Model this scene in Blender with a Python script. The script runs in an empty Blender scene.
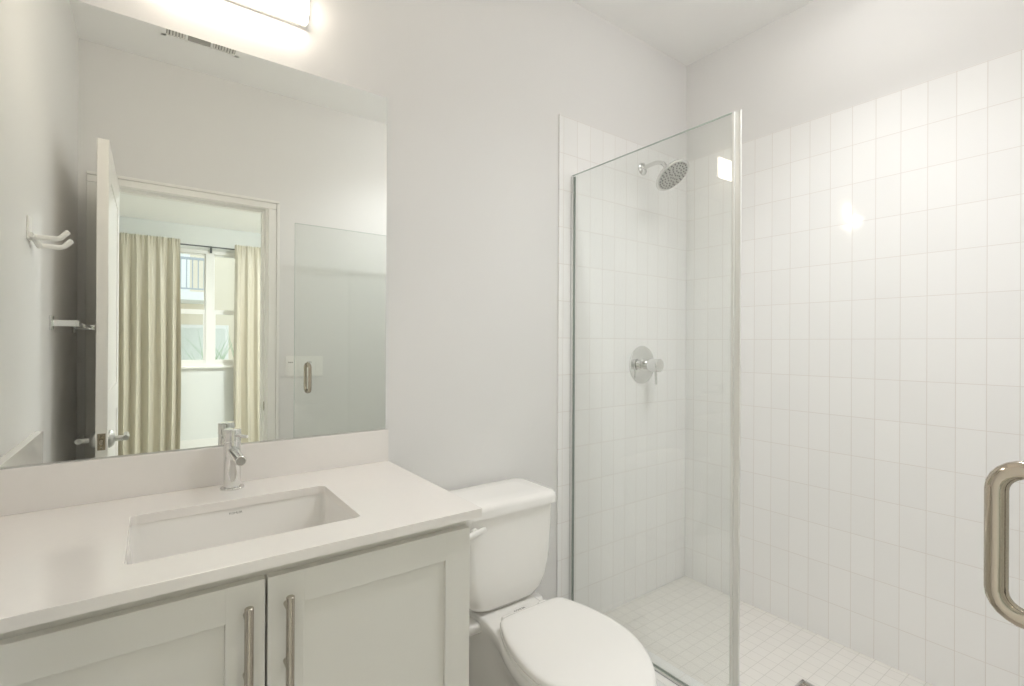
import bpy, bmesh, math, random
from mathutils import Vector, Matrix
random.seed(7)
SC = bpy.context.scene
COL = SC.collection

# ------------------------------------------------------------------ camera
F_PX = 490.227
yaw, pitch, roll = 0.6327, 0.0011, 0.0051
F = Vector((math.sin(yaw)*math.cos(pitch), math.cos(yaw)*math.cos(pitch), math.sin(pitch)))
R = Vector((math.cos(yaw), -math.sin(yaw), 0.0))
U = R.cross(F)
R2 = R*math.cos(roll) + U*math.sin(roll)
U2 = -R*math.sin(roll) + U*math.cos(roll)
cd = bpy.data.cameras.new('camera')
cd.sensor_width = 36.0; cd.lens = F_PX/1024*36.0; cd.clip_start = 0.01; cd.clip_end = 200
cam = bpy.data.objects.new('camera', cd); COL.objects.link(cam)
m = Matrix((R2, U2, -F)).transposed().to_4x4(); m.translation = Vector((0, -1.5141, 1.2921))
cam.matrix_world = m
SC.camera = cam

# ------------------------------------------------------------------ sky, daylight, exposure
w = bpy.data.worlds.new('sky'); SC.world = w; w.use_nodes = True
nt = w.node_tree; nt.nodes.clear()
o_ = nt.nodes.new('ShaderNodeOutputWorld'); b_ = nt.nodes.new('ShaderNodeBackground')
b_.inputs[0].default_value = (0.86, 0.94, 1.0, 1); b_.inputs[1].default_value = 1.0
nt.links.new(b_.outputs[0], o_.inputs[0])
SC.view_settings.view_transform = 'Standard'
SC.view_settings.look = 'None'
SC.view_settings.gamma = 1.0
SC.view_settings.use_curve_mapping = False
SC.view_settings.exposure = 0.80
SC.cycles.max_bounces = 16; SC.cycles.diffuse_bounces = 10; SC.cycles.glossy_bounces = 8
SC.cycles.transparent_max_bounces = 24; SC.cycles.transmission_bounces = 8
SC.cycles.sample_clamp_indirect = 8
SC.cycles.caustics_reflective = True; SC.cycles.caustics_refractive = False

def area(name, loc, size, power, color, rot=(0, 0, 0), portal=False, sy=None):
    l = bpy.data.lights.new(name, 'AREA'); l.shape = 'RECTANGLE'; l.size = size; l.size_y = sy or size
    l.energy = power; l.color = color
    if portal: l.cycles.is_portal = True
    o = bpy.data.objects.new(name, l); COL.objects.link(o); o.location = loc; o.rotation_euler = rot
    return o
# daylight comes in through the bedroom window (portal only helps the sampling)
sl = bpy.data.lights.new('sun', 'SUN'); sl.energy = 1.6; sl.angle = .01; sl.color = (1, .97, .9)
so = bpy.data.objects.new('sun', sl); COL.objects.link(so); so.rotation_euler = (math.radians(42), 0, math.radians(-160+180))
area('window_portal', (0.53, -5.34, 1.68), 1.5, 1, (1, 1, 1), (math.radians(90), 0, 0), True, 1.4)

LAMP_STRENGTH = 11.5
BED_FILL = 125.0  # glow of the added bedroom ceiling light
DRUM_FILL = 6.0  # glow of the two added bathroom drum lights
def spot(name, loc, power, half, color=(.96, .98, 1.0), blend=.7, r=.045):
    l = bpy.data.lights.new(name, 'SPOT'); l.energy = power; l.spot_size = math.radians(2*half); l.spot_blend = blend
    l.shadow_soft_size = r; l.color = color
    o = bpy.data.objects.new(name, l); COL.objects.link(o); o.location = loc; return o
# fill spots added below the two unseen drum lights
spot('shower_fill_beam', (1.74, -.85, 2.650), 10, 56, blend=1.0)
spot('room_fill_beam', (1.33, -1.03, 2.650), 27, 70, blend=1.0)

# ------------------------------------------------------------------ materials
def mat(name, col, rough=0.5, metal=0.0, spec=0.5, coat=0.0, emit=None, estr=0, bump=None, var=None, sheen=0):
    m = bpy.data.materials.new(name); m.use_nodes = True
    n = m.node_tree.nodes; L = m.node_tree.links; p = n['Principled BSDF']
    p.inputs['Base Color'].default_value = (*col, 1); p.inputs['Roughness'].default_value = rough
    p.inputs['Metallic'].default_value = metal; p.inputs['Specular IOR Level'].default_value = spec
    p.inputs['Coat Weight'].default_value = coat; p.inputs['Sheen Weight'].default_value = sheen
    if emit: p.inputs['Emission Color'].default_value = (*emit, 1); p.inputs['Emission Strength'].default_value = estr
    tc = n.new('ShaderNodeTexCoord')
    if var:                                   # (scale, amount): faint mottling of the thing's own colour
        no = n.new('ShaderNodeTexNoise'); no.inputs['Scale'].default_value = var[0]; no.inputs['Detail'].default_value = 4
        L.new(tc.outputs['Object'], no.inputs['Vector'])
        mr = n.new('ShaderNodeMapRange'); mr.inputs['To Min'].default_value = 1-var[1]; mr.inputs['To Max'].default_value = 1+var[1]
        L.new(no.outputs['Fac'], mr.inputs['Value'])
        mx = n.new('ShaderNodeVectorMath'); mx.operation = 'SCALE'; mx.inputs[0].default_value = col
        L.new(mr.outputs[0], mx.inputs['Scale']); L.new(mx.outputs[0], p.inputs['Base Color'])
    if bump:                                  # (scale, strength)
        no = n.new('ShaderNodeTexNoise'); no.inputs['Scale'].default_value = bump[0]; no.inputs['Detail'].default_value = 3
        L.new(tc.outputs['Object'], no.inputs['Vector'])
        bu = n.new('ShaderNodeBump'); bu.inputs['Strength'].default_value = bump[1]; bu.inputs['Distance'].default_value = 0.002
        L.new(no.outputs['Fac'], bu.inputs['Height']); L.new(bu.outputs[0], p.inputs['Normal'])
    return m

def glass(name, tint, ior=1.5, rough=0.0):
    m = bpy.data.materials.new(name); m.use_nodes = True
    n = m.node_tree.nodes; L = m.node_tree.links; n.clear()
    out = n.new('ShaderNodeOutputMaterial'); t = n.new('ShaderNodeBsdfTransparent'); g = n.new('ShaderNodeBsdfGlossy')
    t.inputs[0].default_value = (*tint, 1); g.inputs['Roughness'].default_value = rough
    fr = n.new('ShaderNodeFresnel'); ge = n.new('ShaderNodeNewGeometry')     # same reflectance on both faces of the sheet
    io = n.new('ShaderNodeMapRange'); io.inputs['To Min'].default_value = ior; io.inputs['To Max'].default_value = 1/ior
    L.new(ge.outputs['Backfacing'], io.inputs['Value']); L.new(io.outputs[0], fr.inputs[0])
    mx = n.new('ShaderNodeMixShader')
    L.new(fr.outputs[0], mx.inputs[0]); L.new(t.outputs[0], mx.inputs[1]); L.new(g.outputs[0], mx.inputs[2]); L.new(mx.outputs[0], out.inputs[0])
    return m

def tile_mat(name, a0, a1, w_, h_, col, grout, mortar=0.0022, rough=0.07, tilt=0.008, offs=0.0):
    """glazed tiles: a0 = (axis, origin) of the columns, a1 = (axis, origin) of the rows"""
    m = bpy.data.materials.new(name); m.use_nodes = True
    n = m.node_tree.nodes; L = m.node_tree.links; p = n['Principled BSDF']
    g = n.new('ShaderNodeNewGeometry'); s = n.new('ShaderNodeSeparateXYZ'); L.new(g.outputs['Position'], s.inputs[0])
    c = n.new('ShaderNodeCombineXYZ'); ids = n.new('ShaderNodeCombineXYZ')
    for k, (ax, o, sz) in enumerate(((a0[0], a0[1], w_), (a1[0], a1[1], h_))):
        sub = n.new('ShaderNodeMath'); sub.operation = 'SUBTRACT'; L.new(s.outputs[ax], sub.inputs[0]); sub.inputs[1].default_value = o - 40*sz
        L.new(sub.outputs[0], c.inputs[k])
        dv = n.new('ShaderNodeMath'); dv.operation = 'DIVIDE'; L.new(sub.outputs[0], dv.inputs[0]); dv.inputs[1].default_value = sz
        fl = n.new('ShaderNodeMath'); fl.operation = 'FLOOR'; L.new(dv.outputs[0], fl.inputs[0]); L.new(fl.outputs[0], ids.inputs[k])
    br = n.new('ShaderNodeTexBrick'); br.offset = offs; br.offset_frequency = 2; br.squash = 1.0
    L.new(c.outputs[0], br.inputs['Vector'])
    br.inputs['Color1'].default_value = (*col, 1); br.inputs['Color2'].default_value = (*[x*0.975 for x in col], 1)
    br.inputs['Mortar'].default_value = (*grout, 1); br.inputs['Scale'].default_value = 1.0
    br.inputs['Mortar Size'].default_value = mortar/2; br.inputs['Mortar Smooth'].default_value = 0.3
    br.inputs['Brick Width'].default_value = w_; br.inputs['Row Height'].default_value = h_
    L.new(br.outputs['Color'], p.inputs['Base Color'])
    mr = n.new('ShaderNodeMapRange'); mr.inputs['To Min'].default_value = rough; mr.inputs['To Max'].default_value = 0.7
    L.new(br.outputs['Fac'], mr.inputs['Value']); L.new(mr.outputs[0], p.inputs['Roughness'])
    wn = n.new('ShaderNodeTexWhiteNoise'); wn.noise_dimensions = '3D'; L.new(ids.outputs[0], wn.inputs['Vector'])
    v1 = n.new('ShaderNodeVectorMath'); v1.operation = 'SUBTRACT'; L.new(wn.outputs['Color'], v1.inputs[0]); v1.inputs[1].default_value = (.5, .5, .5)
    v2 = n.new('ShaderNodeVectorMath'); v2.operation = 'SCALE'; L.new(v1.outputs[0], v2.inputs[0]); v2.inputs['Scale'].default_value = tilt*2
    inv = n.new('ShaderNodeMath'); inv.operation = 'SUBTRACT'; inv.inputs[0].default_value = 1; L.new(br.outputs['Fac'], inv.inputs[1])
    bu = n.new('ShaderNodeBump'); bu.inputs['Strength'].default_value = 0.5; bu.inputs['Distance'].default_value = 0.0008; L.new(inv.outputs[0], bu.inputs['Height'])
    v3 = n.new('ShaderNodeVectorMath'); v3.operation = 'ADD'; L.new(bu.outputs[0], v3.inputs[0]); L.new(v2.outputs[0], v3.inputs[1])
    v4 = n.new('ShaderNodeVectorMath'); v4.operation = 'NORMALIZE'; L.new(v3.outputs[0], v4.inputs[0]); L.new(v4.outputs[0], p.inputs['Normal'])
    return m

TW, TH = 0.0774, 0.1524
TC, GC = (0.915, 0.91, 0.902), (0.74, 0.705, 0.675)
M = {
    'paint': mat('wall_paint', (0.795, 0.787, 0.777), 0.6, bump=(180, 0.06)),
    'ceil': mat('ceiling_paint', (0.93, 0.927, 0.918), 0.75, bump=(150, 0.06)),
    'bedpaint': mat('bedroom_paint', (0.775, 0.79, 0.77), 0.65),
    'trim': mat('trim_paint', (0.86, 0.85, 0.82), 0.35),
    'doorp': mat('door_paint', (0.84, 0.82, 0.785), 0.35),
    'quartz': mat('quartz', (0.87, 0.84, 0.81), 0.14, coat=0.2, var=(60, 0.012)),
    'china': mat('glazed_china', (0.89, 0.875, 0.85), 0.07, coat=0.3),
    'seat': mat('seat_plastic', (0.88, 0.865, 0.84), 0.22),
    'cab': mat('cabinet_paint', (0.765, 0.755, 0.71), 0.38),
    'cabin': mat('cabinet_inside', (0.25, 0.24, 0.21), 0.7),
    'chrome': mat('chrome', (0.78, 0.78, 0.77), 0.06, 1.0),
    'nickel': mat('brushed_nickel', (0.50, 0.46, 0.40), 0.26, 1.0),
    'steel': mat('polished_nickel', (0.52, 0.46, 0.385), 0.10, 1.0),
    'satin': mat('satin_metal', (0.60, 0.60, 0.58), 0.3, 1.0),
    'bronze': mat('latch_metal', (0.36, 0.31, 0.23), 0.35, 1.0),
    'mirror': mat('mirror_silver', (0.91, 0.93, 0.905), 0.0, 1.0),
    'mback': mat('mirror_edge', (0.42, 0.48, 0.44), 0.3),
    'glass': glass('clear_glass', (0.974, 0.984, 0.976)),
    'gedge': mat('glass_edge', (0.55, 0.62, 0.58), 0.15),
    'wglass': glass('window_glass', (0.97, 0.985, 0.975)),
    'seal': mat('clear_seal', (0.80, 0.80, 0.77), 0.25),
    'white': mat('white_plastic', (0.90, 0.89, 0.865), 0.3),
    'mark': mat('grey_print', (0.10, 0.10, 0.09), 0.5),
    'nozzle': mat('nozzle_rubber', (0.16, 0.16, 0.155), 0.6),
    'dark': mat('dark_gap', (0.05, 0.05, 0.045), 0.8),
    'grille': mat('vent_white', (0.80, 0.79, 0.76), 0.5),
    'grey': mat('vent_grey', (0.40, 0.39, 0.36), 0.6),
    'diff': mat('lamp_diffuser', (0.9, 0.88, 0.84), 0.4, emit=(1.0, 0.89, 0.75), estr=LAMP_STRENGTH),
    'bdiff': mat('bedroom_fill_diffuser', (0.9, 0.9, 0.88), 0.4, emit=(0.95, 0.99, 1.0), estr=BED_FILL),  # shade of the bedroom light added as fill
    'ddiff': mat('fill_drum_shade', (0.9, 0.9, 0.88), 0.4, emit=(1.0, 0.985, 0.97), estr=DRUM_FILL),  # glowing shade of the added drum lights
    'curtain': mat('curtain_satin', (0.58, 0.535, 0.43), 0.40, sheen=0.3, var=(6, 0.03)),
    'rod': mat('rod_grey', (0.16, 0.17, 0.17), 0.35, 0.6),
    'wood': mat('floor_vinyl', (0.60, 0.575, 0.54), 0.45, var=(9, 0.1)),
    'carpet': mat('carpet', (0.55, 0.52, 0.46), 0.95, bump=(400, 0.5)),
    'stucco': mat('stucco', (0.80, 0.72, 0.58), 0.9, bump=(60, 0.3)),
    'stucco2': mat('pale_stucco', (0.85, 0.86, 0.84), 0.9),
    'rail': mat('railing_paint', (0.42, 0.46, 0.50), 0.5),
    'ground': mat('ground_gravel', (0.62, 0.60, 0.54), 0.95, var=(3, 0.1)),
    'leaf': mat('leaves', (0.42, 0.55, 0.36), 0.6, var=(12, 0.25)),
    'braid': mat('braided_hose', (0.45, 0.45, 0.44), 0.35, 0.9, bump=(900, 0.6)),
    'tile_r': tile_mat('wall_tile_right', ('Y', -0.3627), ('Z', 1.3164), TW, TH, TC, GC),
    'tile_b': tile_mat('wall_tile_back', ('X', 2.2157), ('Z', 1.3164), TW, TH, TC, GC),
    'tile_c': tile_mat('curb_tile', ('Y', -0.3627), ('X', 1.345), TH, TW*2, TC, GC),
    'tile_f': tile_mat('floor_tile', ('X', 1.48), ('Y', -0.02), 0.0508, 0.0508, (0.80, 0.775, 0.735), (0.66, 0.64, 0.60), 0.0026, 0.3, 0.01),
}

# ------------------------------------------------------------------ mesh helpers
class MB:
    def __init__(s): s.bm = bmesh.new()
    def box(s, x0, x1, y0, y1, z0, z1, bev=0, seg=2):
        b = bmesh.new(); bmesh.ops.create_cube(b, size=1)
        for v in b.verts: v.co = Vector(((x0+x1)/2+v.co.x*(x1-x0), (y0+y1)/2+v.co.y*(y1-y0), (z0+z1)/2+v.co.z*(z1-z0)))
        if bev: bmesh.ops.bevel(b, geom=b.edges[:], offset=bev, segments=seg, profile=.5, affect='EDGES', clamp_overlap=True)
        s._add(b); return s
    def _add(s, b, mx=None):
        me = bpy.data.meshes.new('t'); 
        if mx is not None: b.transform(mx)
        b.to_mesh(me); b.free(); s.bm.from_mesh(me); bpy.data.meshes.remove(me)
    def cyl(s, a, b, r, r2=None, n=32, bev=0):
        a = Vector(a); b = Vector(b); d = b-a; L = d.length; r2 = r if r2 is None else r2
        rot = d.to_track_quat('Z', 'Y').to_matrix().to_4x4(); rot.translation = a
        e = min(bev, L/3)
        prof = [(0, 0), (r-e, 0), (r, e), (r2, L-e), (r2-e, L), (0, L)] if bev else [(0, 0), (r, 0), (r2, L), (0, L)]
        s.lathe(prof, rot, n); return s
    def lathe(s, prof, mx=None, n=40):
        b = bmesh.new(); rings = []
        for (r, z) in prof:
            if r < 1e-6: rings.append([b.verts.new((0, 0, z))])
            else: rings.append([b.verts.new((r*math.cos(2*math.pi*k/n), r*math.sin(2*math.pi*k/n), z)) for k in range(n)])
        for p, q in zip(rings, rings[1:]):
            for k in range(n):
                k2 = (k+1) % n
                f = ([p[0], q[k2], q[k]] if len(p) == 1 else [p[k], p[k2], q[0]] if len(q) == 1 else [p[k], p[k2], q[k2], q[k]])
                if len(p) == 1 and len(q) == 1: continue
                b.faces.new(f)
        bmesh.ops.recalc_face_normals(b, faces=b.faces[:]); s._add(b, mx); return s
    def tube(s, pts, r, n=16, cap=True, sx=1.0):
        pts = [Vector(p) for p in pts]; b = bmesh.new(); rings = []
        t0 = (pts[1]-pts[0]).normalized(); up = Vector((0, 0, 1)) if abs(t0.z) < .9 else Vector((0, 1, 0))
        nrm = t0.cross(up).normalized()
        for i, p in enumerate(pts):
            t = ((pts[min(i+1, len(pts)-1)]-pts[max(i-1, 0)])).normalized()
            nrm = (nrm - t*nrm.dot(t)).normalized(); bn = t.cross(nrm)
            rr = r[i] if isinstance(r, (list, tuple)) else r
            rings.append([b.verts.new(p + nrm*rr*sx*math.cos(2*math.pi*k/n) + bn*rr*math.sin(2*math.pi*k/n)) for k in range(n)])
        for p, q in zip(rings, rings[1:]):
            for k in range(n): b.faces.new([p[k], p[(k+1) % n], q[(k+1) % n], q[k]])
        if cap: b.faces.new(rings[0][::-1]); b.faces.new(rings[-1])
        bmesh.ops.recalc_face_normals(b, faces=b.faces[:]); s._add(b); return s
    def loft(s, rings, cap0=True, cap1=True):
        b = bmesh.new(); rs = [[b.verts.new(p) for p in r] for r in rings]; n = len(rs[0])
        for p, q in zip(rs, rs[1:]):
            for k in range(n): b.faces.new([p[k], p[(k+1) % n], q[(k+1) % n], q[k]])
        if cap0: b.faces.new(rs[0][::-1])
        if cap1: b.faces.new(rs[-1])
        bmesh.ops.recalc_face_normals(b, faces=b.faces[:]); s._add(b); return s
    def grid(s, f, nu, nv, thick=None):
        b = bmesh.new(); V = [[b.verts.new(f(i/nu, j/nv)) for j in range(nv+1)] for i in range(nu+1)]
        for i in range(nu):
            for j in range(nv): b.faces.new([V[i][j], V[i+1][j], V[i+1][j+1], V[i][j+1]])
        bmesh.ops.recalc_face_normals(b, faces=b.faces[:])
        if thick: bmesh.ops.solidify(b, geom=b.faces[:], thickness=thick)
        s._add(b); return s
    def build(s, name, m, parent=None, smooth=True, angle=35):
        me = bpy.data.meshes.new(name); 
        org = parent_world(parent) if parent else None
        if org is None:
            # put the origin at the base centre of the mesh
            xs = [v.co.x for v in s.bm.verts]; ys = [v.co.y for v in s.bm.verts]; zs = [v.co.z for v in s.bm.verts]
            org = Vector(((min(xs)+max(xs))/2, (min(ys)+max(ys))/2, min(zs)))
        bmesh.ops.translate(s.bm, vec=-org, verts=s.bm.verts[:])
        s.bm.to_mesh(me); s.bm.free()
        for mm in (m if isinstance(m, (list, tuple)) else [m]): me.materials.append(M[mm])
        if smooth:
            for p in me.polygons: p.use_smooth = True
            me.set_sharp_from_angle(angle=math.radians(angle))
        o = bpy.data.objects.new(name, me); COL.objects.link(o)
        if smooth and angle == 35:
            wm = o.modifiers.new('weighted_normals', 'WEIGHTED_NORMAL'); wm.keep_sharp = True; wm.weight = 100
        if parent: o.parent = parent; o['_o'] = 0; del o['_o']
        else: o.location = org
        return o
def parent_world(p):
    v = Vector((0, 0, 0))
    while p: v += p.location; p = p.parent
    return v
def thing(name, label, cat, loc, group=None):
    o = bpy.data.objects.new(name, None); o.empty_display_size = .05; COL.objects.link(o); o.location = loc
    o['label'] = label; o['category'] = cat
    if group: o['group'] = group
    return o
def tag(o, label, cat, group=None):
    o['label'] = label; o['category'] = cat
    if group: o['group'] = group
    return o
def struct(o): o['kind'] = 'structure'; return o
def sempty(name, loc):
    o = bpy.data.objects.new(name, None); o.empty_display_size = .05; COL.objects.link(o); o.location = loc; o['kind'] = 'structure'; return o
def box(name, m, x0, x1, y0, y1, z0, z1, bev=0, parent=None): return MB().box(x0, x1, y0, y1, z0, z1, bev).build(name, m, parent)
def rrect(x0, x1, y0, y1, r, z, seg=6):
    P = []
    for cx, cy, a0 in ((x1-r, y1-r, 0), (x0+r, y1-r, 90), (x0+r, y0+r, 180), (x1-r, y0+r, 270)):
        for k in range(seg+1):
            a = math.radians(a0+90*k/seg); P.append(Vector((cx+r*math.cos(a), cy+r*math.sin(a), z)))
    return P
def smooth_half(ctrl, n):
    """Catmull-Rom through half-outline control points (x, y), resampled to n+1 points by arc length"""
    pts = []
    P = [Vector(c) for c in ctrl]
    P = [Vector((-P[1].x, P[1].y))] + P + [Vector((-P[-2].x, P[-2].y))]
    for i in range(1, len(P)-2):
        for k in range(12):
            t = k/12; a, b, c, d = P[i-1], P[i], P[i+1], P[i+2]
            pts.append(.5*((2*b)+(-a+c)*t+(2*a-5*b+4*c-d)*t*t+(-a+3*b-3*c+d)*t**3))
    pts.append(P[-2])
    ln = [0]
    for a, b in zip(pts, pts[1:]): ln.append(ln[-1]+(b-a).length)
    out = []; j = 0
    for k in range(n+1):
        t = ln[-1]*k/n
        while j < len(ln)-2 and ln[j+1] < t: j += 1
        u = (t-ln[j])/max(1e-9, ln[j+1]-ln[j]); out.append(pts[j].lerp(pts[j+1], min(1, u)))
    return out
def askew(r): return [Vector((p.x+.015-.06*(-p.y-.33), p.y, p.z)) for p in r]
def full(ctrl, cx, z, n=32, dx=0.0):
    h = smooth_half(ctrl, n)
    r = [Vector((cx+p.x, p.y, z)) for p in h] + [Vector((cx-p.x, p.y, z)) for p in h[-2:0:-1]]
    if dx:
        c = Vector((cx, sum(p.y for p in r)/len(r), z)); r = [c+(p-c)*(1-dx/((p-c).length+1e-6)) for p in r]
    return r
def text_mesh(txt, size, mx, name, m, parent):
    cu = bpy.data.curves.new('t', 'FONT'); cu.body = txt; cu.size = size; cu.align_x = 'CENTER'; cu.align_y = 'CENTER'; cu.extrude = 0.0001
    ob = bpy.data.objects.new('t', cu); COL.objects.link(ob)
    dg = bpy.context.evaluated_depsgraph_get(); me = bpy.data.meshes.new_from_object(ob.evaluated_get(dg))
    bpy.data.objects.remove(ob); bm = bmesh.new(); bm.from_mesh(me); bm.transform(mx)
    k = MB(); k._add(bm); return k.build(name, m, parent)

# ------------------------------------------------------------------ room shell
XL, XR, YF, ZC = -0.29, 2.2157, -1.6, 2.734
BX0, BX1, BY0, BY1, BZC = -1.9, 3.1, -5.2, -1.72, 2.63
TT = 2.234                                   # top of the shower tile
struct(box('wall_back', 'paint', XL-.12, XR+.12, 0, .12, -.1, ZC+.1))
struct(box('wall_left', 'paint', XL-.12, XL, YF, 0, -.1, ZC+.1))
struct(box('wall_right', 'paint', XR+.008, XR+.12, YF, 0, -.1, ZC+.1))
struct(box('ceiling', 'ceil', XL-.12, XR+.12, YF, .12, ZC, ZC+.1))
struct(box('floor', 'wood', XL-.12, 1.345, YF-.12, 0, -.1, 0))
struct(box('wall_shower_back', 'tile_b', 1.341, XR, -.008, 0, .1, TT, .002))
struct(box('wall_shower_right', 'tile_r', XR, XR+.008, YF+.01, 0, .1, TT, .002))
struct(box('wall_shower_front', 'tile_b', 1.341, XR, YF, YF+.01, .1, TT, .002))
struct(box('floor_shower', 'tile_f', 1.48, XR, YF+.01, -.008, 0, .101))
struct(box('trim_shower_curb', 'tile_c', 1.345, 1.48, YF+.01, -.008, 0, .165, .003))
# the wall with the doorway (bathroom side painted greige, bedroom side painted pale green)
OX0, OX1, OZ = -0.190, 0.535, 2.072
mb = MB()
mb.box(XL-.12, OX0, YF-.06, YF, 0, ZC+.1).box(OX1, XR+.12, YF-.06, YF, 0, ZC+.1).box(OX0, OX1, YF-.06, YF, OZ, ZC+.1)
struct(mb.build('wall_front', 'paint'))
mb = MB()
mb.box(BX0, OX0, BY1, YF-.06, -.1, ZC+.1).box(OX1, BX1, BY1, YF-.06, -.1, ZC+.1).box(OX0, OX1, BY1, YF-.06, OZ, ZC+.1)
struct(mb.build('wall_bedroom_back', 'bedpaint'))
# bedroom shell
WX0, WX1, WZ0, WZ1 = -0.17, 1.24, 1.01, 2.36
mb = MB()
mb.box(BX0, WX0, BY0-.12, BY0, -.1, BZC+.1).box(WX1, BX1, BY0-.12, BY0, -.1, BZC+.1)
mb.box(WX0, WX1, BY0-.12, BY0, -.1, WZ0).box(WX0, WX1, BY0-.12, BY0, WZ1, BZC+.1)
struct(mb.build('wall_bedroom_front', 'bedpaint'))
struct(box('wall_bedroom_left', 'bedpaint', BX0-.12, BX0, BY0-.12, BY1, -.1, BZC+.1))
struct(box('wall_bedroom_right', 'bedpaint', BX1, BX1+.12, BY0-.12, BY1, -.1, BZC+.1))
struct(box('floor_bedroom', 'carpet', BX0, BX1, BY0, BY1, -.1, 0))
struct(box('ceiling_bedroom', 'ceil', BX0, BX1, BY0, BY1, BZC, BZC+.1))
struct(box('baseboard_bedroom', 'trim', BX0, BX1, BY0, BY0+.014, 0, .17, .004))
struct(box('baseboard_back', 'trim', .60, 1.341, -.013, 0, 0, .118, .004))
struct(box('baseboard_left', 'trim', XL, XL+.013, YF+.013, -.56, 0, .118, .004))
struct(box('baseboard_front', 'trim', .60, 1.341, YF, YF+.013, 0, .118, .004))

# door frame: jamb + stop + casing
fr = sempty('trim_door_casing', ((OX0+OX1)/2, YF, 0))
mb = MB()
mb.box(OX0, OX0+.016, BY1, YF, 0, OZ-.016).box(OX1-.016, OX1, BY1, YF, 0, OZ-.016).box(OX0, OX1, BY1, YF, OZ-.016, OZ)
mb.box(OX0+.016, OX0+.027, YF-.085, YF-.04, 0, OZ-.016).box(OX1-.027, OX1-.016, YF-.085, YF-.04, 0, OZ-.016).box(OX0+.027, OX1-.027, YF-.085, YF-.04, OZ-.028, OZ-.016)
mb.build('jamb', 'trim', fr)
mb = MB()
for (x0, x1, z0, z1) in ((-.258, OX0+.008, 0, 2.0575), (OX1-.002, OX1+.0395, 0, 2.0575), (-.258, OX1+.0395, 2.058, 2.0915)):
    mb.box(x0, x1, YF, YF+.014, z0, z1, .003)
mb.box(OX1+.040, OX1+.056, YF, YF+.019, 0, 2.0915, .003).box(-.258, OX1+.056, YF, YF+.019, 2.092, 2.107, .003)
mb.build('casing', 'trim', fr)
mb = MB(); mb.lathe([(0, 0), (.012, 0), (.012, .002), (0, .002)], Matrix.Translation((OX1-.016, YF-.018, .925)) @ Matrix.Rotation(math.radians(-90), 4, 'Y') @ Matrix.Scale(2.2, 4, (1, 0, 0)))
s_ = mb.build('strike_plate', 'bronze', fr); s_['label'] = 'dark oval strike plate'

# bathroom door, swung open along the left wall (edge on to the mirror)
dr = sempty('door_1', (-.153, YF+.355, 0))
DX0, DX1, DY0, DY1, DZ = -.171, -.135, YF+.004, YF+.71, 2.053
mb = MB(); mb.box(DX0+.004, DX1-.004, DY0+.01, DY1-.01, .02, DZ-.01)
st = .11                                     # stiles and rails standing proud of the recessed panels
for (y0, y1, z0, z1) in ((DY0, DY0+st, .012, DZ), (DY1-st, DY1, .012, DZ), (DY0+st, DY1-st, .012, .22), (DY0+st, DY1-st, DZ-.13, DZ), (DY0+st, DY1-st, .98, 1.10)):
    mb.box(DX0, DX1, y0, y1, z0, z1, .0025)
mb.build('door_leaf', 'doorp', dr)
LY, LZ = DY1-.06, .915
for sgn, xf in ((-1, DX0), (1, DX1)):
    k = MB(); k.lathe([(0, 0), (.034, 0), (.034, .004), (.031, .010), (.022, .017), (.012, .020), (0, .020)], Matrix.Translation((xf, LY, LZ)) @ Matrix.Rotation(math.radians(90*sgn), 4, 'Y')); r_ = k.build('rosette', 'satin', dr)
    k = MB(); k.cyl((xf+sgn*.008, LY, LZ), (xf+sgn*.052, LY, LZ), .0105)
    k.tube([(xf+sgn*.052, LY+.012, LZ), (xf+sgn*.052, LY, LZ), (xf+sgn*.053, LY-.05, LZ), (xf+sgn*.050, LY-.105, LZ)], [.0105, .0105, .0095, .009], n=18)
    k.build('lever_handle', 'satin', dr)
k = MB(); k.box(DX0+.006, DX1-.006, DY1, DY1+.0015, LZ-.031, LZ+.031, .0006)
lp = k.build('latch_plate', 'bronze', dr)
k = MB(); k.box(DX0+.012, DX1-.012, DY1+.001, DY1+.010, LZ-.011, LZ+.011, .002); k.cyl((-.153, DY1, LZ+.022), (-.153, DY1+.0025, LZ+.022), .0035, n=12); k.cyl((-.153, DY1, LZ-.022), (-.153, DY1+.0025, LZ-.022), .0035, n=12)
k.build('latch_bolt', 'steel', dr)
for z in (.25, 1.05, 1.85):
    k = MB(); k.cyl((-.1775, YF+.006, z-.045), (-.1775, YF+.006, z+.045), .006, n=14); k.box(-.1765, -.170, YF+.003, YF+.009, z-.044, z+.044); k.build('hinge', 'satin', dr)

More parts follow.
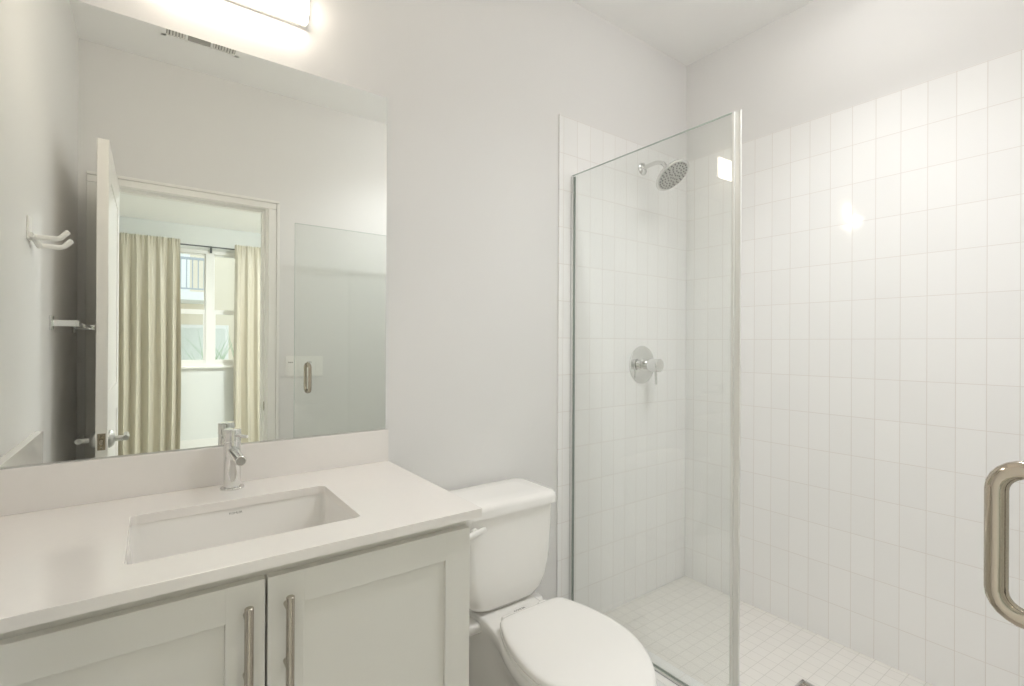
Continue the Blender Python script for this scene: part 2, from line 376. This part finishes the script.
# ------------------------------------------------------------------ vanity
cz = .916
DSP = .5711
va = thing('vanity_cabinet', 'greige shaker vanity cabinet with two doors, below the white countertop', 'cabinet', (.155, -.27, 0))
CX0, CX1, CY = -.285, .592, -.531
mb = MB()
mb.box(CX0, CX0+.018, CY, -.002, .1, .8955).box(CX1-.018, CX1, CY, -.002, 0, .8955, .001).box(CX0+.018, CX1-.018, CY, -.002, .1, .118)
mb.box(CX0+.018, CX1-.018, -.012, -.002, .118, .8955).box(CX0+.018, CX1-.018, CY, CY+.018, .845, .8955)
mb.box(CX0, CX1-.018, -.475, -.459, 0, .1)
mb.build('cabinet_body', 'cab', va)
def shaker(x0, x1, z0, z1, yf, hx, lab):
    y0 = yf; y1 = yf+.020; sl, rl = .0625, .067
    k = MB()
    k.box(x0, x0+sl, y0, y1, z0, z1, .0018).box(x1-sl, x1, y0, y1, z0, z1, .0018)
    k.box(x0+sl-.001, x1-sl+.001, y0, y1, z1-rl+.005, z1, .0018).box(x0+sl-.001, x1-sl+.001, y0, y1, z0, z0+rl, .0018)
    k.box(x0+sl-.004, x1-sl+.004, y0+.009, y1-.002, z0+rl-.004, z1-rl+.004)
    d = k.build('door', 'cab', va)
    k = MB(); zt = .843; zb = zt-.166
    k.cyl((hx, yf-.033, zb), (hx, yf-.033, zt), .0072, bev=.0012, n=24)
    for z in (zt-.026, zt-.130):
        k.cyl((hx, yf, z), (hx, yf-.033, z), 0.0052, n=16)
    h = k.build('handle', 'nickel', d); h['label'] = 'brushed nickel bar handle'
shaker(CX0+.003, .1645, .118, .871, -.551, .134, '')
shaker(.1680, .5895, .118, .871, -.551, .199, '')

ct = thing('countertop', 'white quartz vanity countertop with backsplash and rectangular sink cutout', 'countertop', (.16, -.28, cz-.02))
def slab_hole(x0, x1, y0, y1, z0, z1, hx0, hx1, hy0, hy1, r):
    b = bmesh.new(); seg = 6
    def ring(z):
        inn = [b.verts.new(p) for p in rrect(hx0, hx1, hy0, hy1, r, z, seg)]
        out = [b.verts.new((x, y, z)) for x, y in ((x1, y1), (x0, y1), (x0, y0), (x1, y0))]
        return inn, out
    T, Bt = ring(z1), ring(z0); n = (seg+1)*4
    for (inn, out) in (T, Bt):
        for c in range(4):
            for k in range(seg): b.faces.new([out[c], inn[c*(seg+1)+k], inn[c*(seg+1)+k+1]])
            b.faces.new([out[c], inn[c*(seg+1)+seg], inn[((c+1) % 4)*(seg+1)], out[(c+1) % 4]])
    for k in range(n): b.faces.new([T[0][k], T[0][(k+1) % n], Bt[0][(k+1) % n], Bt[0][k]])
    for c in range(4): b.faces.new([T[1][c], T[1][(c+1) % 4], Bt[1][(c+1) % 4], Bt[1][c]])
    bmesh.ops.recalc_face_normals(b, faces=b.faces[:])
    ed = [e for e in b.edges if all(abs(v.co.z-z1) < 1e-6 for v in e.verts) and len(e.link_faces) == 2 and any(abs(f.normal.z) < .5 for f in e.link_faces)]
    bmesh.ops.bevel(b, geom=ed, offset=.0012, segments=2, profile=.5, affect='EDGES')
    return b
SX0, SX1, SY0, SY1 = -.037, .3665, -.466, -.1775
mb = MB(); mb._add(slab_hole(XL, .609, -DSP, -.0, cz-.02, cz, SX0, SX1, SY0, SY1, .014)); mb.build('counter_slab', 'quartz', ct, smooth=False)
box('backsplash', 'quartz', XL, .609, -.02, -.0005, cz, 1.016, .001, ct)
box('side_splash', 'quartz', XL+.0005, XL+.02, -DSP, -.0205, cz, 1.016, .001, ct)

sk = thing('sink', 'white rectangular undermount basin set into the vanity countertop', 'sink', (.165, -.32, .74))
e = .004; rings = []
rings.append(rrect(SX0-e, SX1+e, SY0-e, SY1+e, .018, cz-.0205))
rings.append(rrect(SX0-e+.001, SX1+e-.001, SY0-e+.001, SY1+e-.001, .018, cz-.026))
rings.append(rrect(SX0+.004, SX1-.004, SY0+.003, SY1-.006, .022, .82))
rings.append(rrect(SX0+.010, SX1-.012, SY0+.008, SY1-.014, .030, .775))
rings.append(rrect(SX0+.024, SX1-.024, SY0+.02, SY1-.028, .034, .757))
rings.append(rrect(SX0+.06, SX1-.06, SY0+.05, SY1-.06, .04, .750))
rings.append(rrect(.165-.02, .165+.02, -.30-.02, -.30+.02, .0199, .746))
outer = [[c+(c-Vector((.165, -.32, c.z))).normalized()*.011+Vector((0, 0, -.008)) for c in r] for r in rings[::-1]]
outer[-1] = rrect(SX0-.02, SX1+.02, SY0-.02, SY1+.02, .03, cz-.0205)
outer[-2] = rrect(SX0-.02, SX1+.02, SY0-.02, SY1+.02, .03, cz-.032)
b = bmesh.new()
allr = outer + rings
mb = MB(); mb.loft(allr, True, True); mb.build('basin', 'china', sk, angle=50)
k = MB(); k.lathe([(0, 0), (.017, 0), (.021, .001), (.022, .003), (.017, .004), (.015, .002), (0, .003)], Matrix.Translation((.165, -.30, .7465))); k.build('drain', 'chrome', sk)
mx = Matrix.Translation((.1625, SY1-.0008, .884)) @ Matrix.Rotation(math.radians(93), 4, 'X')
text_mesh('KOHLER', .0072, mx, 'brand_mark', 'mark', sk)

fa = thing('faucet', 'chrome single-hole faucet standing on the countertop behind the sink', 'faucet', (.166, -.062, cz))
fx, fy = .167, -.070
k = MB(); k.lathe([(0, 0), (.0275, 0), (.0275, .0035), (.0245, .0055), (0, .0055)], Matrix.Translation((fx, fy, cz))); k.build('base_ring', 'chrome', fa)
k = MB(); k.lathe([(0, .005), (.0195, .005), (.0195, .118), (.0188, .1195), (.0188, .121), (0, .121)], Matrix.Translation((fx, fy, cz))); k.build('body', 'chrome', fa)
k = MB(); k.cyl((fx, fy, 1.017), (fx+.004, fy-.116, 1.009), .0118, n=32)
k.build('spout', 'chrome', fa)
k = MB(); k.cyl((fx+.004, fy-.1175, 1.0092), (fx+.0042, fy-.1215, 1.0086), .0124, n=32, bev=.0008); k.build('aerator', 'chrome', fa)
k = MB(); k.cyl((fx+.0042, fy-.1216, 1.0086), (fx+.0042, fy-.1222, 1.0085), .0098, n=24); k.build('aerator_screen', 'grey', fa)
k = MB(); k.lathe([(0, .121), (.0196, .121), (.0200, .123), (.0200, .150), (.0185, .1525), (0, .154)], Matrix.Translation((fx, fy, cz))); k.build('handle_cap', 'chrome', fa)
k = MB(); k.tube([(fx+.006, fy-.010, 1.054), (fx+.012, fy-.035, 1.055), (fx+.022, fy-.068, 1.057), (fx+.024, fy-.074, 1.058)], [.005, .0042, .0042, .003], n=14); k.build('lever', 'chrome', fa)

mi = thing('mirror', 'large frameless wall mirror above the backsplash', 'mirror', (.157, -.003, 1.018))
box('mirror_glass', 'mirror', XL+.003, .604, -.006, -.0045, 1.0175, 2.079, 0, mi)
box('mirror_backing', 'mback', XL+.003, .604, -.0045, -.0005, 1.0175, 2.079, 0, mi)

# vanity light above the mirror
LX0, LX1, LZ0, LZ1 = -.028, .357, 2.208, 2.310
vl = thing('vanity_light', 'glowing white bar lamp on the wall above the mirror', 'wall lamp', (.165, -.01, LZ0))
box('backplate', 'white', LX0+.0, LX1, -.014, -.0005, LZ0-.0, LZ1, .002, vl)
k = MB(); k.loft([[Vector((x, p[0], p[1])) for p in ((-.014, LZ0+.004), (-.040, LZ0+.004), (-.047, LZ0+.009), (-.050, LZ0+.017), (-.050, LZ1-.017), (-.047, LZ1-.009), (-.040, LZ1-.004), (-.014, LZ1-.004))] for x in (LX0+.004, LX1-.004)])
k.build('diffuser', 'diff', vl)
for x0, x1 in ((LX0, LX0+.004), (LX1-.004, LX1)):
    box('end_cap', 'white', x0, x1, -.030, -.014, LZ0, LZ1, .001, vl)

# ------------------------------------------------------------------ toilet
tx = .945
to = thing('toilet', 'white two-piece toilet with closed lid between vanity and shower', 'toilet', (tx, -.40, 0))
T0 = [(0, -.055), (.098, -.055), (.116, -.075), (.114, -.17), (.112, -.25), (.126, -.33), (.152, -.41), (.166, -.50), (.163, -.60), (.128, -.69), (.066, -.752), (0, -.773)]
T1 = [(0, -.055), (.094, -.055), (.112, -.075), (.110, -.17), (.108, -.25), (.122, -.33), (.148, -.41), (.162, -.50), (.159, -.60), (.125, -.688), (.064, -.748), (0, -.768)]
T2 = [(0, -.060), (.085, -.060), (.100, -.080), (.096, -.18), (.094, -.27), (.106, -.35), (.122, -.43), (.133, -.52), (.128, -.60), (.102, -.665), (.054, -.715), (0, -.732)]
T3 = [(0, -.070), (.070, -.072), (.086, -.095), (.084, -.18), (.084, -.27), (.092, -.36), (.104, -.44), (.110, -.51), (.104, -.57), (.080, -.625), (.044, -.665), (0, -.68)]
T4 = [(0, -.085), (.070, -.088), (.088, -.11), (.088, -.18), (.090, -.26), (.094, -.34), (.102, -.41), (.103, -.47), (.094, -.53), (.072, -.58), (.038, -.61), (0, -.62)]
T5 = [(0, -.085), (.085, -.088), (.105, -.11), (.106, -.18), (.106, -.26), (.107, -.34), (.108, -.41), (.106, -.47), (.097, -.53), (.074, -.58), (.040, -.61), (0, -.62)]
k = MB()
k.loft([full(T5, tx, 0), full(T5, tx, .03), full(T4, tx, .07), full(T4, tx, .16), full(T3, tx, .26), full(T2, tx, .345), full(T1, tx, .392), full(T0, tx, .412), full(T0, tx, .426), full(T1, tx, .4305), full(T1, tx, .431, dx=.012)])
k.loft([rrect(tx-.155, tx+.155, -.212, -.035, .02, .380), rrect(tx-.158, tx+.158, -.215, -.03, .02, .383), rrect(tx-.158, tx+.158, -.215, -.03, .02, .408), rrect(tx-.155, tx+.155, -.212, -.035, .02, .412)])
k.build('bowl', 'china', to, angle=60)
S1 = [(0, -.303), (.085, -.304), (.118, -.313), (.135, -.345), (.155, -.40), (.168, -.46), (.173, -.53), (.164, -.605), (.126, -.69), (.066, -.755), (0, -.778)]
S0 = [(x*1.006, y-.002 if y < -.5 else y) for x, y in S1]
k = MB(); k.loft([askew(full(S0, tx, z_, dx=d_)) for z_, d_ in ((.4325, .003), (.4345, 0), (.4445, 0), (.446, .003))]); k.build('seat', 'seat', to, angle=50)
k = MB(); k.loft([askew(full(S1, tx, z_, dx=d_)) for z_, d_ in ((.4475, .004), (.4495, 0), (.460, 0), (.4645, .003), (.4665, .010), (.468, .03))]); k.build('seat_lid', 'seat', to, angle=50)
for s in (-1, 1):
    k = MB(); k.box(tx+.014+s*.072-.018, tx+.014+s*.072+.018, -.302, -.276, .431, .452, .006, 3); k.build('hinge_cap', 'seat', to)
def tank_ring(hw, yb, yf, r, z): return rrect(tx-hw, tx+hw, yf, yb, r, z, 8)
k = MB()
k.loft([tank_ring(.090, -.05, -.198, .05, .4335), tank_ring(.112, -.04, -.212, .055, .4365), tank_ring(.138, -.034, -.222, .055, .449), tank_ring(.157, -.032, -.228, .055, .470), tank_ring(.171, -.031, -.231, .052, .505),
        tank_ring(.179, -.03, -.233, .046, .56), tank_ring(.183, -.03, -.234, .04, .65), tank_ring(.186, -.03, -.235, .036, .748)])
k.build('tank', 'china', to, angle=60)
k = MB(); k.cyl((tx, -.12, .428), (tx, -.12, .436), .05); k.build('tank_gasket', 'white', to)
k = MB()
k.loft([tank_ring(.192, -.020, -.243, .040, .7485), tank_ring(.198, -.016, -.249, .044, .7505), tank_ring(.198, -.016, -.249, .044, .770), tank_ring(.195, -.018, -.246, .043, .779), tank_ring(.188, -.024, -.239, .04, .784), tank_ring(.172, -.04, -.222, .035, .787), tank_ring(.12, -.08, -.18, .03, .788)])
k.build('tank_lid', 'china', to, angle=60)
k = MB(); k.cyl((tx-.150, -.2345, .716), (tx-.150, -.247, .716), .011, n=20, bev=.002); k.tube([(tx-.180, -.252, .710), (tx-.150, -.252, .714), (tx-.122, -.252, .720), (tx-.116, -.252, .722)], [.0095, .0095, .009, .006], n=16, sx=.75)
k.build('flush_lever', 'white', to)
mx = Matrix.Translation((tx+.018, -.250, .4312)) @ Matrix.Rotation(math.radians(0), 4, 'X')
text_mesh('KOHLER', .0115, mx, 'brand_mark', 'mark', to)
for s in (-1, 1):
    k = MB(); k.lathe([(0, 0), (.013, 0), (.012, .008), (.007, .014), (0, .016)], Matrix.Translation((tx+s*.088, -.30, .03))); k.build('bolt_cap', 'white', to)

# ------------------------------------------------------------------ shower
XG = 1.413
pa = thing('glass_screen', 'fixed clear glass shower panel on the curb beside the toilet', 'glass panel', (XG, -.36, .165))
def glass_slab(name, x0, x1, y0, y1, z0, z1, parent):
    """clear faces, green polished rim"""
    k = MB(); k.box(x0, x1, y0, y1, z0, z1, .001, 1)
    o = k.build(name, ['glass', 'gedge'], parent, smooth=False)
    thin = 0 if (x1-x0) < (y1-y0) else 1
    for p in o.data.polygons:
        if abs(p.normal[thin]) < .9: p.material_index = 1
    return o
glass_slab('panel_glass', XG-.005, XG+.005, -.712, -.010, .168, 1.995, pa)
k = MB(); k.box(XG-.0085, XG-.0055, -.022, -.008, .166, 1.990, .0008).box(XG+.0055, XG+.0085, -.022, -.008, .166, 1.990, .0008).box(XG-.0085, XG+.0085, -.0095, -.0082, .166, 1.990)
k.build('wall_channel', 'chrome', pa)
k = MB(); k.box(XG-.009, XG-.0055, -.712, -.026, .1655, .176, .0006).box(XG+.0055, XG+.009, -.712, -.026, .1655, .176, .0006).box(XG-.009, XG+.009, -.712, -.026, .1655, .1675); k.build('bottom_channel', 'chrome', pa)
k = MB(); k.box(XG-.0075, XG+.0075, -.720, -.7125, .170, 1.993, .001).box(XG-.002, XG+.002, -.737, -.7195, .170, 1.993, .0008).cyl((XG, -.736, .170), (XG, -.736, 1.993), .0035, n=12); k.build('edge_seal', 'seal', pa)
k = MB(); k.box(1.372, 1.396, -.712, -.010, .1655, .1675, .0006); k.build('sill_bead', 'white', pa)

sd = thing('shower_door', 'clear glass shower door standing open, with a metal D-handle', 'glass door', (1.03, -1.45, .18))
GY = -1.45
glass_slab('door_glass', .644, 1.385, GY-.005, GY+.005, .18, 1.965, sd)
HX = .716
def dhandle(sg):
    z0, z1, pr, r = 1.014, 1.166, .045, .024
    pts = []
    y = lambda d: GY+sg*(.005+d)
    pts.append((HX, y(0), z0))
    for k_ in range(7):
        a = math.radians(90*k_/6); pts.append((HX, y(pr-r+r*math.sin(a)), z0+r-r*math.cos(a)))
    for k_ in range(7):
        a = math.radians(90*k_/6); pts.append((HX, y(pr-r+r*math.cos(a)), z1-r+r*math.sin(a)))
    pts.append((HX, y(0), z1))
    k = MB(); k.tube(pts, .0096, n=28)
    for z in (z0, z1): k.cyl((HX, y(0), z), (HX, y(.003), z), .0125, n=24)
    return k
h = dhandle(1).build('handle', 'steel', sd); h['label'] = 'polished metal D-handle facing the mirror'
h = dhandle(-1).build('handle', 'steel', sd); h['label'] = 'polished metal D-handle on the back face'
for z in (.40, 1.75):
    k = MB(); k.box(1.345, 1.403, GY-.014, GY+.014, z-.045, z+.045, .003); k.build('hinge', 'chrome', sd)
struct(box('trim_shower_jamb', 'tile_b', 1.400, 1.426, YF+.01, GY+.02, .165, TT, .002))

sh = thing('showerhead', 'round chrome shower head on a curved arm on the tiled wall', 'shower head', (1.863, -.008, 2.12))
k = MB(); k.lathe([(0, 0), (.029, 0), (.028, .004), (.014, .012), (0, .012)], Matrix.Translation((1.863, -.008, 2.12)) @ Matrix.Rotation(math.radians(90), 4, 'X')); k.build('flange', 'chrome', sh)
HC = Vector((1.850, -.185, 2.039)); HN = Vector((.05, -.62, -.78)).normalized()
nk = HC-HN*.045
k = MB(); k.tube([(1.863, -.010, 2.12), (1.863, -.05, 2.126), (1.863, -.085, 2.127), (1.863, -.11, 2.120), (1.863, -.13, 2.108), tuple(nk)], .0095, n=18); k.build('arm', 'chrome', sh)
q = HN.to_track_quat('Z', 'Y').to_matrix().to_4x4(); q.translation = nk
k = MB(); k.lathe([(0, -.010), (.014, -.008), (.017, 0), (.016, .010), (.020, .016), (.022, .024), (0, .026)], q); k.build('swivel', 'chrome', sh)
k = MB(); k.lathe([(0, .020), (.030, .022), (.060, .030), (.078, .037), (.082, .042), (.082, .046), (.078, .048), (0, .048)], q, 56); k.build('head', 'chrome', sh)
k = MB(); k.lathe([(0, .0475), (.072, .0475), (.072, .0492), (0, .0497)], q, 56); k.build('spray_face', 'satin', sh)
k = MB()
for rr, nn in ((.012, 5), (.026, 9), (.040, 14), (.053, 18), (.065, 24)):
    for i in range(nn):
        a = 2*math.pi*i/nn + rr*40
        p = q @ Vector((rr*math.cos(a), rr*math.sin(a), .049)); p2 = q @ Vector((rr*math.cos(a), rr*math.sin(a), .0520))
        k.cyl(p, p2, .0036, .0026, n=8)
o = k.build('nozzles', 'nozzle', sh); o['label'] = 'rings of small grey spray nozzles'

vv = thing('shower_valve', 'round chrome shower valve plate with lever knob on the tiled wall', 'shower valve', (1.878, -.008, 1.193))
vx, vz = 1.866, 1.195
rx = Matrix.Translation((vx, -.008, vz)) @ Matrix.Rotation(math.radians(90), 4, 'X')
k = MB(); k.lathe([(0, 0), (.089, 0), (.089, .003), (.084, .006), (.050, .009), (.046, .008), (0, .008)], rx, 56); k.build('valve_plate', 'chrome', vv)
k = MB(); k.lathe([(0, .007), (.030, .007), (.029, .012), (.021, .014), (.021, .052), (0, .052)], rx); k.build('sleeve', 'chrome', vv)
k = MB(); k.lathe([(0, .050), (.028, .050), (.031, .053), (.031, .100), (.028, .103), (0, .104)], rx); k.build('knob', 'chrome', vv)
k = MB(); k.cyl((vx, -.088, vz-.028), (vx+.002, -.088, vz-.088), .0052, .0045, n=16, bev=.001); k.build('knob_lever', 'chrome', vv)

sdn = thing('shower_drain', 'square metal drain in the shower floor', 'drain', (1.815, -.775, .101))
k = MB()
dx0, dx1, dy0, dy1 = 1.761, 1.868, -.828, -.721
for (a0, a1, c0, c1) in ((dx0, dx1, dy0, dy0+.008), (dx0, dx1, dy1-.008, dy1), (dx0, dx0+.008, dy0, dy1), (dx1-.008, dx1, dy0, dy1)): k.box(a0, a1, c0, c1, .1012, .1045, .0006)
k.build('drain_frame', 'satin', sdn)
k = MB()
for i in range(7): k.box(dx0+.012+i*.0125, dx0+.020+i*.0125, dy0+.009, dy1-.009, .1012, .1035, .0005)
k.box(dx0+.008, dx1-.008, dy0+.045, dy0+.060, .1012, .1030); k.build('grate', 'nickel', sdn)

# ------------------------------------------------------------------ fittings seen in the mirror
vt = thing('ceiling_vent', 'white ceiling register with slatted ends and a grey centre plate', 'vent', (.18, -1.24, ZC))
k = MB(); vx0, vx1, vy0, vy1 = .025, .345, -1.318, -1.165
for (a0, a1, c0, c1) in ((vx0, vx1, vy0, vy0+.016), (vx0, vx1, vy1-.016, vy1), (vx0, vx0+.02, vy0, vy1), (vx1-.02, vx1, vy0, vy1), (.118, .128, vy0, vy1), (.220, .230, vy0, vy1)): k.box(a0, a1, c0, c1, ZC-.006, ZC-.0002, .001)
k.build('vent_frame', 'ceil', vt)
for x0, x1 in ((.045, .118), (.230, .325)):
    n_ = 6 if x0 < .1 else 8
    for i in range(n_):
        xa = x0+(x1-x0)*(i+.5)/n_; k = MB(); k.box(xa-.0035, xa+.0035, vy0+.016, vy1-.016, ZC-.0065, ZC-.0012, .0008); k.build('slat', 'grille', vt)
k = MB(); k.box(.128, .220, vy0+.016, vy1-.016, ZC-.004, ZC-.0012, .001); k.build('centre_plate', 'grey', vt)
for a0, a1 in ((.045, .118), (.230, .325)): box('duct_opening', 'grey', a0, a1, vy0+.016, vy1-.016, ZC-.0012, ZC-.0002, 0, vt)

rh = thing('robe_hook', 'white double robe hook on the left wall', 'hook', (XL, -.45, 1.59))
k = MB(); k.box(XL, XL+.006, -.475, -.432, 1.583, 1.650, .002); k.build('hook_plate', 'white', rh)
k = MB(); k.tube([(XL+.008, -.436, 1.596), (XL+.014, -.455, 1.590), (XL+.014, -.525, 1.577)], .0075, n=14); k.build('hook_bar', 'white', rh)
for yy, zz in ((-.447, 1.592), (-.520, 1.578)):
    k = MB(); k.tube([(XL+.012, yy, zz), (XL+.062, yy, zz), (XL+.071, yy, zz+.004), (XL+.087, yy, zz+.023), (XL+.089, yy, zz+.025)], [.0075, .0075, .0075, .0075, .005], n=16); k.build('prong', 'white', rh)

tb = thing('towel_bar', 'slim metal towel bar on the left wall behind the open door', 'towel bar', (XL, -1.10, 1.355))
for yy in (-.84, -1.44):
    k = MB(); k.box(XL, XL+.008, yy-.025, yy+.025, 1.330, 1.382, .0015); k.build('mount_plate', 'chrome', tb)
    k = MB(); k.box(XL+.007, XL+.078, yy-.0085, yy+.0085, 1.345, 1.367, .0015); k.build('post', 'chrome', tb)
k = MB(); k.box(XL+.060, XL+.070, -1.432, -.848, 1.350, 1.362, .0012); k.build('bar', 'chrome', tb)

sw = thing('switch_plate', 'white four-gang wall plate with rocker switches beside the doorway', 'light switch', (.734, YF, 1.15))
k = MB(); k.box(.629, .839, YF, YF+.006, 1.090, 1.212, .002); k.build('cover_plate', 'white', sw)
for i in range(4):
    xc = .629+.0262+i*.0526
    k = MB(); k.box(xc-.0165, xc+.0165, YF+.005, YF+.009, 1.118, 1.184, .0012); r_ = k.build('rocker', 'white', sw)
    if i in (0, 2):
        k = MB()
        for j in range(3): k.box(xc-.013+j*.009, xc-.006+j*.009, YF+.009, YF+.0096, 1.171, 1.178)
        k.build('button', 'grey', r_)

# ------------------------------------------------------------------ ceiling lamps added out of view as fill
def drum(name, label, x, y, h, r):
    d = thing(name, label, 'added ceiling light', (x, y, ZC))
    k = MB(); k.lathe([(0, 0), (r+.006, 0), (r+.006, -.010), (r, -.012), (0, -.012)], Matrix.Translation((x, y, ZC)), 48); k.build('fill_light_base', 'grille', d)
    k = MB(); k.lathe([(0, -h), (r-.014, -h), (r-.004, -h+.004), (r, -h+.012), (r, -.012), (0, -.012)], Matrix.Translation((x, y, ZC)), 48); k.build('fill_light_shade', 'ddiff', d)
drum('shower_fill_light', 'round white drum fill light added out of view on the ceiling over the shower', 1.74, -.85, .075, .10)  # added above the frame to brighten the shower walls and ceiling
drum('room_fill_light', 'round white drum fill light added out of view on the bathroom ceiling between toilet and doorway', 1.33, -1.03, .075, .10)  # added above the frame as general bathroom fill
bl = thing('bedroom_fill_light', 'round flush fill light added out of view on the bedroom ceiling', 'added ceiling light', (1.6, -3.4, BZC))  # unseen lamp added to brighten the bedroom
k = MB(); k.lathe([(0, 0), (.21, 0), (.21, -.02), (.19, -.025), (0, -.025)], Matrix.Translation((1.6, -3.4, BZC)), 48); k.build('fill_light_base', 'grille', bl)
k = MB(); k.lathe([(0, -.075), (.10, -.068), (.17, -.045), (.19, -.025), (0, -.025)], Matrix.Translation((1.6, -3.4, BZC)), 48); k.build('fill_light_shade', 'bdiff', bl)

# ------------------------------------------------------------------ bedroom window, curtains
wn = sempty('window_1', ((WX0+WX1)/2, BY0-.06, WZ0))
k = MB(); y0, y1 = BY0-.10, BY0-.02
k.box(WX0, WX0+.04, y0, y1, WZ0, WZ1).box(WX1-.04, WX1, y0, y1, WZ0, WZ1).box(WX0+.04, WX1-.04, y0, y1, WZ1-.04, WZ1).box(WX0+.04, WX1-.04, y0, y1, WZ0, WZ0+.035)
k.box(.497, .577, y0, y1, WZ0+.035, WZ1-.04); k.build('window_frame', 'trim', wn)
for x0, x1 in ((WX0+.04, .497), (.577, WX1-.04)):
    k = MB()
    for (a0, a1, c0, c1) in ((x0, x0+.022, WZ0+.035, 1.67), (x1-.022, x1, WZ0+.035, 1.67), (x0+.022, x1-.022, WZ0+.035, WZ0+.075), (x0+.022, x1-.022, 1.615, 1.67)): k.box(a0, a1, BY0-.055, BY0-.030, c0, c1, .002)
    s1 = k.build('lower_sash', 'trim', wn); k = MB(); k.box(x0+.020, x1-.020, BY0-.045, BY0-.041, WZ0+.07, 1.62); k.build('pane', 'wglass', s1, smooth=False)
    k = MB()
    for (a0, a1, c0, c1) in ((x0, x0+.012, 1.63, WZ1-.04), (x1-.012, x1, 1.63, WZ1-.04), (x0+.012, x1-.012, WZ1-.055, WZ1-.04), (x0+.012, x1-.012, 1.63, 1.65)): k.box(a0, a1, BY0-.085, BY0-.060, c0, c1, .002)
    s2 = k.build('upper_sash', 'trim', wn); k = MB(); k.box(x0+.010, x1-.010, BY0-.075, BY0-.071, 1.64, WZ1-.05); k.build('pane', 'wglass', s2, smooth=False)
struct(box('trim_window_sill', 'trim', WX0-.04, WX1+.04, BY0-.02, BY0+.045, WZ0-.02, WZ0+.002, .004))

cr = thing('curtain_rod', 'thin dark grey curtain rod above the bedroom window', 'curtain rod', (.5, -5.10, 2.385))
k = MB(); k.cyl((-.55, -5.10, 2.385), (1.60, -5.10, 2.385), .008, n=16); k.build('rod', 'rod', cr)
for x in (-.56, 1.61):
    k = MB(); k.lathe([(0, 0), (.016, .004), (.018, .014), (.012, .026), (0, .03)], Matrix.Translation((x, -5.10, 2.385)) @ Matrix.Rotation(math.radians(90 if x > 0 else -90), 4, 'Y')); k.build('finial', 'rod', cr)
for x in (-.5, .545, 1.55):
    k = MB(); k.box(x-.006, x+.006, -5.199, -5.10, 2.368, 2.376).box(x-.012, x+.012, -5.199, -5.194, 2.33, 2.41).tube([(x, -5.10, 2.372), (x, -5.088, 2.378), (x, -5.086, 2.392)], .005, n=8); k.build('bracket', 'rod', cr)

def curtain(x0, x1, nf, seed, lab, side):
    rnd = random.Random(seed); ph = [rnd.uniform(-.5, .5) for _ in range(nf+3)]; am = [rnd.uniform(.6, 1.25) for _ in range(nf+3)]
    cv = thing('curtain', lab, 'curtain', ((x0+x1)/2, -5.10, .06), 'beige curtains on the rod of the bedroom window')
    def f(u, v):
        z = .06+(2.43-.06)*v
        i = int(u*nf); fr_ = u*nf-i
        a = am[i]*(1-fr_)+am[i+1]*fr_
        p = 2*math.pi*(u*nf+.18*ph[i]*(1-fr_)+.18*ph[i+1]*fr_)
        pinch = 1-.35*max(0, (v-.9)/.1)
        amp = a*(.014+.030*min(1, (1-v)*2.2))*pinch
        y = -5.045+amp*math.sin(p)+.006*math.sin(2.3*p+1+3*v)
        if v > .93: y += .007*math.sin(p*4+seed)*min(1, (v-.93)/.05)
        sway = .018*side*(1-v)*math.sin(math.pi*(1-v)) if side else 0
        x = x0+(x1-x0)*u+sway*(u if side > 0 else 1-u)+.006*math.cos(p)*(1-v)
        if v > .985: z += .006*math.sin(p*5+seed)
        return (x, y, z)
    k = MB(); k.grid(f, nf*22, 70, .0015); k.build('curtain_panel', 'curtain', cv, angle=80)
    return cv
curtain(-.47, .243, 7, 3, 'beige satin curtain panel left of the bedroom window', 1)
curtain(.772, 1.48, 6, 11, 'beige satin curtain panel right of the bedroom window', -1)

# ------------------------------------------------------------------ outside the bedroom window
struct(box('ground', 'ground', -14, 14, -30, -5.34, -.5, -.3))
nb = thing('neighbour_house', 'pale stucco house with a balcony seen through the bedroom window', 'building', (1, -11, -.3))
box('wall', 'stucco', -7, 9, -12.6, -12.3, -.3, 6.5, 0, nb)
box('balcony_slab', 'stucco2', -7, .98, -12.3, -11, 2.19, 2.37, .01, nb)
box('balcony_door', 'stucco2', -1.5, .7, -12.31, -12.27, 2.4, 4.4, .01, nb)
k = MB(); k.box(-7, .98, -11.09, -11.05, 3.06, 3.11).box(-7, .98, -11.09, -11.05, 2.42, 2.45); k.build('railing_rail', 'rail', nb)
for i in range(34):
    x = -2.6+i*.106; k = MB(); k.box(x-.011, x+.011, -11.08, -11.06, 2.44, 3.08); k.build('baluster', 'rail', nb)
f_ = MB().box(.2, 1.5, -12.31, -12.26, .5, 1.7, .01).build('window_frame', 'trim', nb)
MB().box(.28, 1.42, -12.26, -12.25, .58, 1.62).build('pane', 'wglass', f_, smooth=False)
pl = thing('shrub', 'pale green spiky shrub outside below the bedroom window', 'shrub', (.9, -7.6, -.3))
k = MB()
for i in range(90):
    a = random.uniform(0, 6.28); l = random.uniform(.7, 1.5); t = random.uniform(.15, .7); bx, by = .9+random.uniform(-.5, .5), -7.6+random.uniform(-.3, .3)
    d = Vector((math.cos(a)*t, math.sin(a)*t, 1)).normalized()
    k.tube([(bx, by, -.3), tuple(Vector((bx, by, .1))+d*l*.6), tuple(Vector((bx, by, .1))+d*l*1.1+Vector((math.cos(a)*.1, math.sin(a)*.1, -.05)))], [.02, .022, .002], n=5, sx=.3)
k.build('foliage', 'leaf', pl)
